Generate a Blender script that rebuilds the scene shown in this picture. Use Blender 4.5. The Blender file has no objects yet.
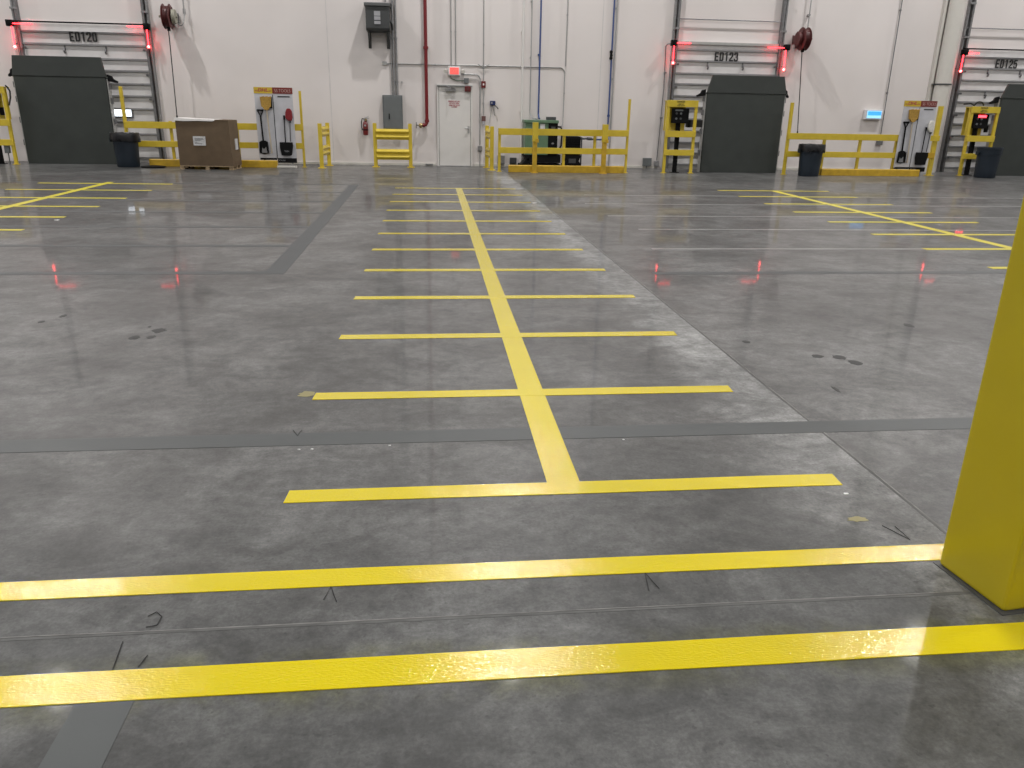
import bpy, bmesh, math, random
from mathutils import Vector, Matrix
R = math.radians
random.seed(7)
scene = bpy.context.scene
COL = scene.collection

# ------------------------------------------------------------------ materials
def mat(name, rgb, rough=0.5, metal=0.0, var=0.06, scale=6.0, bump=0.0, bscale=80.0, emit=None, estr=0.0, spec=0.5):
    m = bpy.data.materials.new(name); m.use_nodes = True
    nt = m.node_tree; b = nt.nodes['Principled BSDF']
    b.inputs['Roughness'].default_value = rough
    b.inputs['Metallic'].default_value = metal
    b.inputs['Specular IOR Level'].default_value = spec
    tc = nt.nodes.new('ShaderNodeTexCoord')
    n = nt.nodes.new('ShaderNodeTexNoise'); n.inputs['Scale'].default_value = scale; n.inputs['Detail'].default_value = 4
    nt.links.new(tc.outputs['Object'], n.inputs['Vector'])
    r = nt.nodes.new('ShaderNodeValToRGB')
    r.color_ramp.elements[0].position = 0.3; r.color_ramp.elements[1].position = 0.7
    r.color_ramp.elements[0].color = [c*(1-var) for c in rgb] + [1]
    r.color_ramp.elements[1].color = [min(1, c*(1+var)) for c in rgb] + [1]
    nt.links.new(n.outputs['Fac'], r.inputs['Fac'])
    nt.links.new(r.outputs['Color'], b.inputs['Base Color'])
    if bump:
        n2 = nt.nodes.new('ShaderNodeTexNoise'); n2.inputs['Scale'].default_value = bscale; n2.inputs['Detail'].default_value = 3
        nt.links.new(tc.outputs['Object'], n2.inputs['Vector'])
        bp = nt.nodes.new('ShaderNodeBump'); bp.inputs['Strength'].default_value = bump; bp.inputs['Distance'].default_value = 0.01
        nt.links.new(n2.outputs['Fac'], bp.inputs['Height']); nt.links.new(bp.outputs['Normal'], b.inputs['Normal'])
    if emit:
        b.inputs['Emission Color'].default_value = (*emit, 1); b.inputs['Emission Strength'].default_value = estr
    return m

MT = dict(
    white=mat('white_paint', (.72, .70, .69), .45),
    sidewall=mat('side_wall_paint', (.45, .44, .43), .5),
    cream=mat('cream_paint', (.56, .54, .50), .45, var=.02),
    doorwhite=mat('door_paint', (.64, .62, .60), .4, var=.02),
    panel=mat('dock_door_panel', (.64, .625, .62), .4, var=.04),
    strut=mat('galvanised_strut', (.27, .27, .275), .45, .3),
    galv=mat('galvanised_steel', (.27, .27, .275), .4, .5, var=.15, scale=20),
    conduit=mat('conduit_steel', (.36, .36, .36), .38, .5),
    track=mat('track_steel', (.17, .17, .175), .45, .4, var=.2, scale=12),
    leveler=mat('leveler_steel', (.030, .0355, .032), .55, 0, var=.12, scale=3),
    levelerlip=mat('leveler_lip_steel', (.034, .039, .036), .5, 0, var=.1, scale=3),
    paleedge=mat('pale_edge_steel', (.38, .38, .37), .45, .2),
    black=mat('black_plastic', (.006, .006, .0065), .6, spec=.12),
    blackrub=mat('black_rubber', (.010, .010, .010), .7),
    yellow=mat('safety_yellow', (.58, .43, .035), .38, var=.08, scale=5),
    yellowdk=mat('safety_yellow_worn', (.50, .31, .018), .45, var=.14, scale=7),
    colyellow=mat('column_yellow', (.53, .42, .010), .26, var=.05, scale=2.5, bump=.05, bscale=3),
    linenear=None,
    redpipe=mat('red_pipe', (.155, .006, .010), .35),
    reel=mat('reel_red', (.085, .018, .018), .42, var=.25, scale=14),
    springcase=mat('spring_case', (.26, .25, .20), .5),
    red=mat('red_enamel', (.13, .008, .010), .35),
    darkred=mat('header_red', (.17, .016, .011), .5),
    signyellow=mat('header_yellow', (.54, .385, .03), .5),
    board=mat('board_white', (.50, .50, .53), .4, var=.05, scale=8),
    boxgrey=mat('cabinet_grey', (.125, .135, .138), .45, 0),
    boxdark=mat('transformer_grey', (.050, .053, .055), .5),
    boxlid=mat('transformer_lid_grey', (.095, .098, .10), .45),
    sticker=mat('sticker_grey', (.33, .33, .35), .5),
    green=mat('compressor_green', (.105, .185, .115), .4, var=.1),
    card=mat('cardboard', (.118, .079, .045), .8, var=.1, scale=5),
    cardtop=mat('white_film', (.80, .78, .76), .35),
    paper=mat('paper_label', (.55, .55, .56), .6, var=.2, scale=30),
    wood=mat('pallet_wood', (.34, .25, .15), .75, var=.25, scale=12),
    bin=mat('bin_grey', (.012, .019, .029), .5, var=.1, spec=.35),
    bag=mat('bin_bag', (.008, .008, .010), .3, bump=.4, bscale=25),
    blue=mat('blue_pipe', (.03, .06, .19), .4),
    bluebox=mat('blue_box', (.008, .018, .085), .4),
    bristle=mat('broom_bristle', (.38, .225, .04), .8, var=.25, scale=40),
    handle=mat('wood_handle', (.46, .39, .30), .6),
    redbrush=mat('red_brush', (.20, .010, .015), .8, var=.3, scale=40, bump=.5, bscale=60),
    whitebrush=mat('white_brush', (.62, .60, .55), .8, var=.2, scale=40, bump=.5, bscale=60),
    scoop=mat('worn_scoop', (.07, .07, .07), .4, var=.7, scale=9),
    brass=mat('brass', (.34, .26, .12), .35, .7),
    chrome=mat('brushed_metal', (.5, .5, .5), .3, .8),
    txtblack=mat('black_lettering', (.012, .012, .012), .5),
    txtred=mat('red_lettering', (.36, .03, .06), .5),
    txtlight=mat('pale_lettering', (.45, .30, .27), .5),
    led=mat('red_led_lit', (.6, .02, .02), .4, emit=(1, .022, .03), estr=11),
    ledhot=mat('red_led_core', (.8, .1, .1), .4, emit=(1, .06, .06), estr=22),
    exitred=mat('exit_lit_face', (.6, .05, .05), .4, emit=(1, .10, .09), estr=1.0),
    exittxt=mat('exit_lit_letters', (.8, .2, .15), .4, emit=(1, .04, .03), estr=1.4),
    daylight=mat('daylit_pane', (.7, .75, .8), .1, emit=(.86, .93, 1), estr=2.6),
    screen=mat('blue_lit_screen', (.05, .3, .7), .3, emit=(.05, .34, .92), estr=.95),
    screenlt=mat('pale_lit_screen', (.3, .6, .8), .3, emit=(.30, .68, 1), estr=.9),
    sticky=mat('sign_case', (.62, .62, .64), .4),
    pen=mat('pen_mark', (.02, .02, .02), .7),
    litter=mat('paper_scrap', (.75, .75, .75), .6),
    greystripe=mat('grey_floor_paint', (.066, .072, .073), .50, var=.05, scale=3, bump=.04, bscale=40),
    greyfar=mat('grey_cover_paint', (.055, .060, .063), .50, var=.06, scale=3, bump=.04, bscale=40),
    palefar=mat('worn_pale_paint', (.26, .26, .26), .3, var=.2, scale=3),
    joint=mat('saw_cut_filler', (.085, .085, .083), .6, var=.3, scale=10),
    jointlt=mat('joint_edge', (.15, .147, .14), .5, var=.4, scale=12),
    grout=mat('contact_pad', (.26, .255, .245), .7),
    smudge=mat('dark_stain', (.022, .022, .022), .6),
    ysmudge=mat('yellow_stain', (.26, .23, .10), .5),
)

def line_mat(name, rgb, worn=.0):
    m = mat(name, rgb, .10, 0, .05, 2.0, spec=.5)
    nt = m.node_tree; b = nt.nodes['Principled BSDF']
    b.inputs['Coat Weight'].default_value = .0 if worn else .4; b.inputs['Coat Roughness'].default_value = .07
    if worn: b.inputs['Roughness'].default_value = .35
    tc = nt.nodes.new('ShaderNodeTexCoord')
    mp = nt.nodes.new('ShaderNodeMapping'); mp.inputs['Scale'].default_value = (1, 2.6, 1)
    nt.links.new(tc.outputs['Object'], mp.inputs['Vector'])
    n2 = nt.nodes.new('ShaderNodeTexNoise'); n2.inputs['Scale'].default_value = 70; n2.inputs['Detail'].default_value = 3
    nt.links.new(mp.outputs['Vector'], n2.inputs['Vector'])
    bp = nt.nodes.new('ShaderNodeBump'); bp.inputs['Strength'].default_value = .36; bp.inputs['Distance'].default_value = .004
    nt.links.new(n2.outputs['Fac'], bp.inputs['Height']); nt.links.new(bp.outputs['Normal'], b.inputs['Normal']); nt.links.new(bp.outputs['Normal'], b.inputs['Coat Normal'])
    return m
MT['line'] = line_mat('yellow_line_paint', (.69, .555, .006))
MT['lineold'] = line_mat('yellow_line_paint_worn', (.62, .535, .035), 1.0)

def floor_material():
    m = bpy.data.materials.new('polished_concrete'); m.use_nodes = True
    nt = m.node_tree; N = nt.nodes; L = nt.links; b = N['Principled BSDF']
    tc = N.new('ShaderNodeTexCoord')
    def noise(scale, detail=6, rough=.6, sc=(1, 1, 1), dist=0.0):
        mp = N.new('ShaderNodeMapping'); mp.inputs['Scale'].default_value = sc
        L.new(tc.outputs['Object'], mp.inputs['Vector'])
        n = N.new('ShaderNodeTexNoise'); n.inputs['Scale'].default_value = scale; n.inputs['Detail'].default_value = detail
        n.inputs['Roughness'].default_value = rough; n.inputs['Distortion'].default_value = dist
        L.new(mp.outputs['Vector'], n.inputs['Vector']); return n.outputs['Fac']
    def ramp(f, p0, c0, p1, c1):
        r = N.new('ShaderNodeMapRange'); r.inputs['From Min'].default_value = p0; r.inputs['From Max'].default_value = p1
        r.inputs['To Min'].default_value = c0; r.inputs['To Max'].default_value = c1; r.interpolation_type = 'SMOOTHSTEP'
        L.new(f, r.inputs['Value']); return r.outputs['Result']
    def mul(a, c):
        x = N.new('ShaderNodeMath'); x.operation = 'MULTIPLY'; L.new(a, x.inputs[0])
        if isinstance(c, float): x.inputs[1].default_value = c
        else: L.new(c, x.inputs[1])
        return x.outputs[0]
    def add(a, c):
        x = N.new('ShaderNodeMath'); x.operation = 'ADD'; L.new(a, x.inputs[0])
        if isinstance(c, float): x.inputs[1].default_value = c
        else: L.new(c, x.inputs[1])
        return x.outputs[0]
    big = ramp(noise(.6, 6, .66, dist=.7), .36, .66, .66, 1.28)
    mid = ramp(noise(2.6, 7, .68, (1, 1.3, 1), .8), .33, .66, .67, 1.30)
    fine = ramp(noise(15, 7, .74), .30, .70, .70, 1.28)
    grit = ramp(noise(75, 4, .7), .3, .80, .7, 1.20)
    pits = ramp(noise(34, 2, .5), .665, 1.0, .70, .72)
    v = mul(mul(mul(mul(big, mid), fine), grit), pits)
    # paler trowelled band that runs along the construction joint at x = 2.04
    sx = N.new('ShaderNodeSeparateXYZ'); L.new(tc.outputs['Object'], sx.inputs[0])
    wob = add(sx.outputs['X'], mul(add(noise(1.6, 5, .65), -.5), .55))
    up = ramp(wob, 1.50, 0., 1.80, 1.); dn = ramp(sx.outputs['X'], 2.035, 1., 2.05, 0.)
    band = mul(up, dn)
    v = mul(v, add(mul(band, 1.45), 1.0))
    right = ramp(sx.outputs['X'], 2.04, 0., 2.06, 1.)
    v = mul(v, add(mul(right, .14), 1.0))
    # faint yellow overspray on the concrete either side of the near aisle line
    o1 = ramp(sx.outputs['Y'], 1.74, 0., 1.86, 1.); o2 = ramp(sx.outputs['Y'], 1.99, 1., 2.09, 0.)
    osp = mul(mul(mul(o1, o2), ramp(noise(3.0, 5, .7), .40, 0., .62, 1.)), .55)
    base = N.new('ShaderNodeCombineColor')
    L.new(mul(v, .080), base.inputs[0]); L.new(mul(v, .0805), base.inputs[1])
    L.new(mul(mul(v, .0795), add(mul(osp, -.8), 1.0)), base.inputs[2])
    L.new(base.outputs[0], b.inputs['Base Color'])
    rg = add(mul(ramp(noise(3.2, 6, .65), .3, 0., .7, 1.), .10), .45)
    rg = add(rg, mul(band, .12))
    L.new(rg, b.inputs['Roughness'])
    b.inputs['Specular IOR Level'].default_value = .45
    b.inputs['Coat Weight'].default_value = .30; b.inputs['Coat Roughness'].default_value = .04; b.inputs['Coat IOR'].default_value = 1.45
    bp = N.new('ShaderNodeBump'); bp.inputs['Strength'].default_value = .05; bp.inputs['Distance'].default_value = .006
    L.new(add(noise(45, 4, .6), mul(noise(6, 3, .5), 2.0)), bp.inputs['Height']); L.new(bp.outputs['Normal'], b.inputs['Normal'])
    return m

def wall_material():
    m = mat('painted_concrete_wall', (.68, .635, .62), .42, 0, .035, .6, bump=.04, bscale=30)
    return m

# ------------------------------------------------------------------ mesh building
class MB:
    def __init__(s): s.bm = bmesh.new()
    def box(s, x0, x1, y0, y1, z0, z1):
        r = bmesh.ops.create_cube(s.bm, size=1)
        for v in r['verts']:
            v.co = Vector(((x0+x1)/2 + v.co.x*(x1-x0), (y0+y1)/2 + v.co.y*(y1-y0), (z0+z1)/2 + v.co.z*(z1-z0)))
        return s
    def cone(s, p0, p1, r0, r1, seg=14, cap=True):
        p0 = Vector(p0); p1 = Vector(p1); d = p1-p0
        q = Vector((0, 0, 1)).rotation_difference(d.normalized()).to_matrix().to_4x4()
        M = Matrix.Translation((p0+p1)/2) @ q
        bmesh.ops.create_cone(s.bm, cap_ends=cap, cap_tris=False, segments=seg, radius1=r0, radius2=r1, depth=d.length, matrix=M)
        return s
    def cyl(s, p0, p1, r, seg=14): return s.cone(p0, p1, r, r, seg)
    def tube(s, pts, r, seg=10):
        pts = [Vector(p) for p in pts]; rings = []
        n = len(pts)
        t0 = (pts[1]-pts[0]).normalized()
        u = t0.orthogonal().normalized()
        for i, p in enumerate(pts):
            t = (pts[min(i+1, n-1)] - pts[max(i-1, 0)]).normalized()
            u = (u - t*u.dot(t)).normalized(); w = t.cross(u)
            rings.append([s.bm.verts.new(p + (u*math.cos(a) + w*math.sin(a))*r) for a in [2*math.pi*k/seg for k in range(seg)]])
        for a, b in zip(rings, rings[1:]):
            for k in range(seg): s.bm.faces.new((a[k], a[(k+1) % seg], b[(k+1) % seg], b[k]))
        s.bm.faces.new(list(reversed(rings[0]))); s.bm.faces.new(rings[-1])
        return s
    def prism(s, pts, axis, a0, a1):
        """pts: polygon in the two other axes (x,z for 'y'; y,z for 'x'; x,y for 'z')"""
        def P(p, a):
            return {'y': (p[0], a, p[1]), 'x': (a, p[0], p[1]), 'z': (p[0], p[1], a)}[axis]
        A = [s.bm.verts.new(P(p, a0)) for p in pts]; B = [s.bm.verts.new(P(p, a1)) for p in pts]
        s.bm.faces.new(A); s.bm.faces.new(list(reversed(B)))
        for i in range(len(pts)):
            j = (i+1) % len(pts); s.bm.faces.new((A[i], B[i], B[j], A[j]))
        return s
    def lathe(s, prof, c, seg=32, squash=(1, 1)):
        rings = [[s.bm.verts.new((c[0]+r*math.cos(2*math.pi*k/seg)*squash[0], c[1]+r*math.sin(2*math.pi*k/seg)*squash[1], c[2]+z)) for k in range(seg)] for r, z in prof]
        for a, b in zip(rings, rings[1:]):
            for k in range(seg): s.bm.faces.new((a[k], a[(k+1) % seg], b[(k+1) % seg], b[k]))
        s.bm.faces.new(list(reversed(rings[0]))); s.bm.faces.new(rings[-1])
        return s
    def ball(s, c, r, sc=(1, 1, 1), seg=14):
        res = bmesh.ops.create_uvsphere(s.bm, u_segments=seg, v_segments=max(6, seg//2), radius=r)
        for v in res['verts']: v.co = Vector((c[0]+v.co.x*sc[0], c[1]+v.co.y*sc[1], c[2]+v.co.z*sc[2]))
        return s
    def rot(s, M):
        bmesh.ops.transform(s.bm, matrix=M, verts=s.bm.verts); return s

def wloc(o):
    v = Vector((0, 0, 0))
    while o: v += o.location; o = o.parent
    return v
def obj(name, mb, m, parent=None, bevel=0.0, smooth=False, loc=None, label=None):
    """mb is in world coordinates; loc = object origin (defaults to parent's)"""
    bmesh.ops.recalc_face_normals(mb.bm, faces=mb.bm.faces)
    off = wloc(parent) if parent else Vector(loc or (0, 0, 0))
    bmesh.ops.translate(mb.bm, vec=-off, verts=mb.bm.verts)
    me = bpy.data.meshes.new(name); mb.bm.to_mesh(me); mb.bm.free()
    me.materials.append(MT[m] if isinstance(m, str) else m)
    if smooth:
        for p in me.polygons: p.use_smooth = True
        try: me.set_sharp_from_angle(angle=R(38))
        except Exception: pass
    o = bpy.data.objects.new(name, me); COL.objects.link(o)
    if parent: o.parent = parent
    else: o.location = off
    if bevel:
        bv = o.modifiers.new('bevel', 'BEVEL'); bv.width = bevel; bv.segments = 2; bv.limit_method = 'ANGLE'; bv.angle_limit = R(40)
    if label: o['label'] = label
    return o
def thing(name, label, cat, loc, group=None):
    o = bpy.data.objects.new(name, None); COL.objects.link(o); o.location = loc; o.empty_display_size = .1
    o['label'] = label; o['category'] = cat
    if group: o['group'] = group
    return o
def tag(o, label, cat, group=None):
    o['label'] = label; o['category'] = cat
    if group: o['group'] = group
    return o
def struct(o, label=None):
    o['kind'] = 'structure'
    if label: o['label'] = label
    return o
def text(name, s, m, parent, cx, y, cz, h, sx=1.0, bold=0.0, shear=0.0, flat=False, depth=.002, width=None):
    """lettering on a face looking to -y, centred at (cx, cz); h = cap height"""
    cu = bpy.data.curves.new(name, 'FONT'); cu.body = s; cu.align_x = 'CENTER'; cu.align_y = 'CENTER'
    cu.size = h/.69; cu.offset = bold*h; cu.shear = shear; cu.extrude = depth; cu.space_line = .85
    t = bpy.data.objects.new(name, cu); COL.objects.link(t)
    bpy.context.view_layer.update()
    dg = bpy.context.evaluated_depsgraph_get()
    me = bpy.data.meshes.new_from_object(t.evaluated_get(dg))
    bpy.data.objects.remove(t); bpy.data.curves.remove(cu)
    xs = [v.co.x for v in me.vertices]; w = max(xs)-min(xs); x0 = (max(xs)+min(xs))/2
    ys = [v.co.y for v in me.vertices]; y0 = (max(ys)+min(ys))/2
    if width: sx = width/w
    off = wloc(parent)
    for v in me.vertices:
        x, yy, zz = (v.co.x-x0)*sx, v.co.y-y0, v.co.z
        v.co = Vector((cx+x, y-zz, cz+yy)) - off
    me.materials.clear(); me.materials.append(MT[m])
    o = bpy.data.objects.new(name, me); COL.objects.link(o); o.parent = parent
    return o
def block_text(name, s, m, parent, cx, y, cz, h, width):
    """condensed heavy block lettering, one stroke polygon at a time"""
    adv = width/len(s); w = adv*.86; k = w*.37; hb = h*.17; mb = MB()
    def bx(x0, a0, a1, b0, b1): mb.prism([(x0+a0, cz-h/2+b0), (x0+a1, cz-h/2+b0), (x0+a1, cz-h/2+b1), (x0+a0, cz-h/2+b1)], 'y', y-.003, y)
    def pl(x0, pts): mb.prism([(x0+a, cz-h/2+b) for a, b in pts], 'y', y-.003, y)
    c = w*.22
    for i, ch in enumerate(s):
        x0 = cx-width/2 + adv*i + (adv-w)/2
        if ch == 'E': bx(x0, 0, k, 0, h); bx(x0, k, w*.95, 0, hb); bx(x0, k, w*.85, h/2-hb/2, h/2+hb/2); bx(x0, k, w*.95, h-hb, h)
        elif ch in 'D0':
            a = 0 if ch == 'D' else c
            if ch == 'D': bx(x0, 0, k, 0, h)
            else: pl(x0, [(0, c), (k, c), (k, h-c), (0, h-c)]); pl(x0, [(0, c), (c, 0), (k, 0), (k, c)]); pl(x0, [(0, h-c), (k, h-c), (k, h), (c, h)])
            bx(x0, k, w-k, 0, hb); bx(x0, k, w-k, h-hb, h)
            bx(x0, w-k, w, c, h-c); pl(x0, [(w-k, 0), (w-c, 0), (w, c), (w-k, c)]); pl(x0, [(w-k, h-c), (w, h-c), (w-c, h), (w-k, h)])
        elif ch == '1': bx(x0, w*.38, w*.38+k, 0, h); pl(x0, [(w*.38, h), (w*.08, h*.86), (w*.08, h*.72), (w*.38, h*.80)])
        elif ch == '2':
            bx(x0, 0, w, 0, hb); pl(x0, [(0, hb), (k, hb), (w, h*.58), (w-k, h*.62)]); bx(x0, w-k, w, h*.58, h-c)
            pl(x0, [(w-k, h-c), (w, h-c), (w-c, h), (w-k, h)]); bx(x0, k, w-k, h-hb, h); pl(x0, [(0, h-c), (k, h-c), (k, h), (c, h)]); bx(x0, 0, k, h*.68, h-c)
        elif ch == '3':
            bx(x0, w-k, w, c, h/2-hb*.3); bx(x0, w-k, w, h/2+hb*.3, h-c); pl(x0, [(w-k, h/2-hb*.3), (w, h/2-hb*.3), (w-c*.5, h/2), (w, h/2+hb*.3), (w-k, h/2+hb*.3)]); bx(x0, k, w-k, h/2-hb/2, h/2+hb/2)
            for b0, b1, e in ((0, hb, 0), (h-hb, h, 1)): bx(x0, k, w-k, b0, b1)
            pl(x0, [(w-k, 0), (w-c, 0), (w, c), (w-k, c)]); pl(x0, [(w-k, h-c), (w, h-c), (w-c, h), (w-k, h)])
            pl(x0, [(0, c), (c, 0), (k, 0), (k, h*.30), (0, h*.30)]); pl(x0, [(0, h*.70), (k, h*.70), (k, h), (c, h), (0, h-c)])
        elif ch == '5':
            bx(x0, 0, k, h*.46, h); bx(x0, k, w*.95, h-hb, h); bx(x0, k, w-k, h*.5, h*.5+hb); pl(x0, [(w-k, h*.5-c*.2), (w, h*.5-c*.2), (w-c, h*.5+hb), (w-k, h*.5+hb)]); bx(x0, w-k, w, c, h*.5-c*.2)
            pl(x0, [(w-k, 0), (w-c, 0), (w, c), (w-k, c)]); bx(x0, k, w-k, 0, hb); pl(x0, [(0, c), (c, 0), (k, 0), (k, h*.28), (0, h*.28)])
    return obj(name, mb, m, parent)
def arc(c, r, a0, a1, n=7, plane='xz'):
    out = []
    for i in range(n+1):
        a = R(a0+(a1-a0)*i/n)
        out.append((c[0]+r*math.cos(a), c[1], c[2]+r*math.sin(a)) if plane == 'xz' else (c[0], c[1]+r*math.cos(a), c[2]+r*math.sin(a)))
    return out

YW = 23.2      # face of the dock wall
# ------------------------------------------------------------------ setting
floor = struct(obj('floor', MB().box(-30, 30, -12, YW+.2, -.2, 0), floor_material()), 'polished grey concrete warehouse floor')
WM = wall_material()
wall = struct(obj('wall_back', MB().box(-30, 30, YW+.003, YW+.2, 0, 14.6), WM), 'white painted dock wall with three dock doors')
struct(obj('wall_left', MB().box(-30.2, -30, -12, YW+.2, 0, 14.6), 'sidewall'))
struct(obj('wall_right', MB().box(30, 30.2, -12, YW+.2, 0, 14.6), 'sidewall'))
struct(obj('wall_front', MB().box(-30, 30, -12.2, -12, 0, 14.6), 'sidewall'))
struct(obj('ceiling', MB().box(-30, 30, -12, YW+.2, 14.6, 14.8), mat('roof_deck', (.22, .22, .22), .6)))
# hairline joints between the tilt-up wall panels, and the pale sill strip at the foot of the wall
for x in (-2.55, 4.9):
    obj('panel_joint', MB().box(x-.012, x+.012, YW, YW+.003, 0, 12), mat('joint_sealant', (.58, .555, .545), .6), wall)
for a, b in ((-7.0, .30), (1.36, 6.7), (10.1, 15.2)):
    struct(obj('baseboard_back', MB().box(a, b, YW-.03, YW+.003, 0, .07), 'cream', bevel=.005))

# ------------------------------------------------------------------ floor markings (parts of the floor)
def strip(name, x0, x1, y0, y1, m, z=.002, label=None, skew=0.0, ragged=0.0):
    mb = MB(); n = max(2, int(max(x1-x0, y1-y0)/.35)); alongx = (x1-x0) > (y1-y0)
    A, B = [], []
    for i in range(n+1):
        t = i/n; j0, j1 = random.uniform(-ragged, ragged), random.uniform(-ragged, ragged)
        if alongx:
            x = x0+(x1-x0)*t; A.append((x, y0+j0)); B.append((x + (skew if i in (0, n) else 0), y1+j1))
        else:
            y = y0+(y1-y0)*t; A.append((x0+j0, y)); B.append((x1+j1, y))
    mb.prism(A+list(reversed(B)), 'z', .0, z)
    return obj(name, mb, m, floor, label=label)
Y0, SP = 3.06, 1.2305
Ys = [Y0+SP*k for k in range(12)]
for k, y in enumerate(Ys):
    xl, xr = (-.615 if k == 0 else -.637 if k > 1 else -.66), (1.838 if k != 1 else 1.80)
    strip('crossbar_line', xl, xr, y-.056, y+.056, 'line', .0030, 'yellow painted crossbar of the middle lane marking' if k == 0 else None, skew=.008, ragged=.002)
obj('centre_line', MB().prism([(.512, Y0), (.660, Y0), (.733, Ys[-1]+.09), (.603, Ys[-1]+.09)], 'z', 0, .0024), 'line', floor, label='yellow painted spine of the middle lane marking')
strip('centre_line', -6.49, -6.35, 8.2, 17.3, 'lineold', .0024, 'yellow painted spine of the left lane marking')
for y in (8.2, 9.45, 10.66, 11.90, 13.15, 14.35, 15.68, 16.98):
    strip('crossbar_line', -7.68, -5.11, y-.055, y+.055, 'lineold', .0030)
strip('centre_line', 7.37, 7.51, 7.9, 16.7, 'lineold', .0024, 'yellow painted spine of the right lane marking')
for y in (8.03, 9.26, 10.47, 11.74, 12.96, 14.17, 15.44, 16.64):
    strip('crossbar_line', 6.20, 8.68, y-.055, y+.055, 'lineold', .0030)
strip('aisle_line', -4.5, 5.5, 2.375, 2.485, 'line', .0030, 'far one of two yellow aisle lines crossing the foreground', ragged=.0015)
strip('aisle_line', -4.0, 5.0, 1.862, 1.992, 'line', .0030, 'near one of two yellow aisle lines crossing the foreground', ragged=.0015)
strip('grey_stripe', -6, 9, 3.60, 3.755, 'greystripe', .0015, 'grey painted stripe crossing the floor beyond the first crossbar')
strip('grey_stripe', -.985, -.83, -1.0, 1.86, 'greystripe', .0015, 'grey painted stripe running off at bottom left')
strip('grey_stripe', -1.60, -1.40, 7.80, 17.25, 'greyfar', .0015, 'grey paint covering an old line left of the middle lane')
for y in (7.87, 9.46, 11.0, 12.54, 14.08, 15.64, 17.2):
    strip('grey_crossbar', -12, -1.60, y-.07, y+.07, 'greyfar', .0012)
for y in (9.27, 10.9, 12.34, 13.99, 15.5):
    strip('pale_crossbar', 2.9+random.uniform(-.2, .6), 13, y-.035, y+.035, 'palefar', .0010)
strip('pale_crossbar', 2.3, 14, 7.72, 7.86, 'greyfar', .0010)
# joints
strip('control_joint', -4.5, 2.03, 2.160, 2.172, 'joint', .0008, 'dark saw cut joint between the two aisle lines', ragged=.0012)
strip('joint_edge', -4.5, 2.03, 2.173, 2.178, 'jointlt', .0010, ragged=.002)
strip('construction_joint', 2.036, 2.046, -6, 22, 'joint', .0008, 'long dark joint running away to the right of the lane', ragged=.0015)
strip('joint_edge', 2.047, 2.056, -6, 22, 'jointlt', .0008, ragged=.003)
# felt-pen setting-out marks, scuffs and scraps
def pen(pts, r=.0016, label=None):
    obj('pen_mark', MB().tube([(x, y, .003) for x, y in pts], r, 6), 'pen', floor, label=label)
pen([(-0.366, 2.300), (-0.350, 2.372), (-0.323, 2.285)], label='small hand drawn arrowhead on the concrete below the aisle line')
pen([(0.744, 2.266), (0.759, 2.373), (0.783, 2.275)])
pen([(1.815, 2.638), (1.864, 2.521), (1.864, 2.627)])
pen([(-0.917, 2.250), (-0.896, 2.272), (-0.873, 2.246), (-0.874, 2.200), (-0.905, 2.192)])
pen([(-0.952, 2.126), (-0.935, 1.993)])
pen([(-0.856, 2.053), (-0.866, 2.000)])
pen([(-0.697, 3.794), (-0.664, 3.720), (-0.652, 3.791)])
def blot(name, cx, cy, a, b, m, z=.0012, seed=0):
    rr = random.Random(seed); n = 16
    pts = [(cx+a*math.cos(2*math.pi*i/n)*(1+rr.uniform(-.25, .25)), cy+b*math.sin(2*math.pi*i/n)*(1+rr.uniform(-.25, .25))) for i in range(n)]
    obj(name, MB().prism(pts, 'z', 0, z), m, floor)
for i, (x, y, a, b) in enumerate([(-2.06, 5.57, .032, .05), (-1.95, 5.58, .028, .04), (-1.95, 5.75, .045, .06), (-2.05, 5.86, .012, .02), (-2.88, 6.03, .022, .03), (-2.80, 6.20, .022, .05), (2.66, 4.91, .04, .035), (2.80, 4.88, .045, .05), (2.85, 4.76, .05, .05), (2.30, 5.28, .03, .03), (2.45, 4.25, .012, .05), (3.8, 5.68, .03, .06)]):
    blot('dark_stain', x, y, a, b, 'smudge', seed=i)
blot('yellow_stain', 1.745, 2.70, .045, .020, 'ysmudge', seed=31)
blot('yellow_stain', -.70, 4.33, .05, .05, 'ysmudge', seed=32)
for i, (x, y, a) in enumerate([(1.81, 2.92, .012), (-.63, 3.55, .007), (-.57, 3.55, .008), (-.20, 3.57, .007), (.97, 3.57, .006), (-5.09, 11.6, .04), (1.9, 14.06, .04)]):
    blot('paper_scrap', x, y, a*.9, a*.55, 'litter', .003, seed=50+i)

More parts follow.
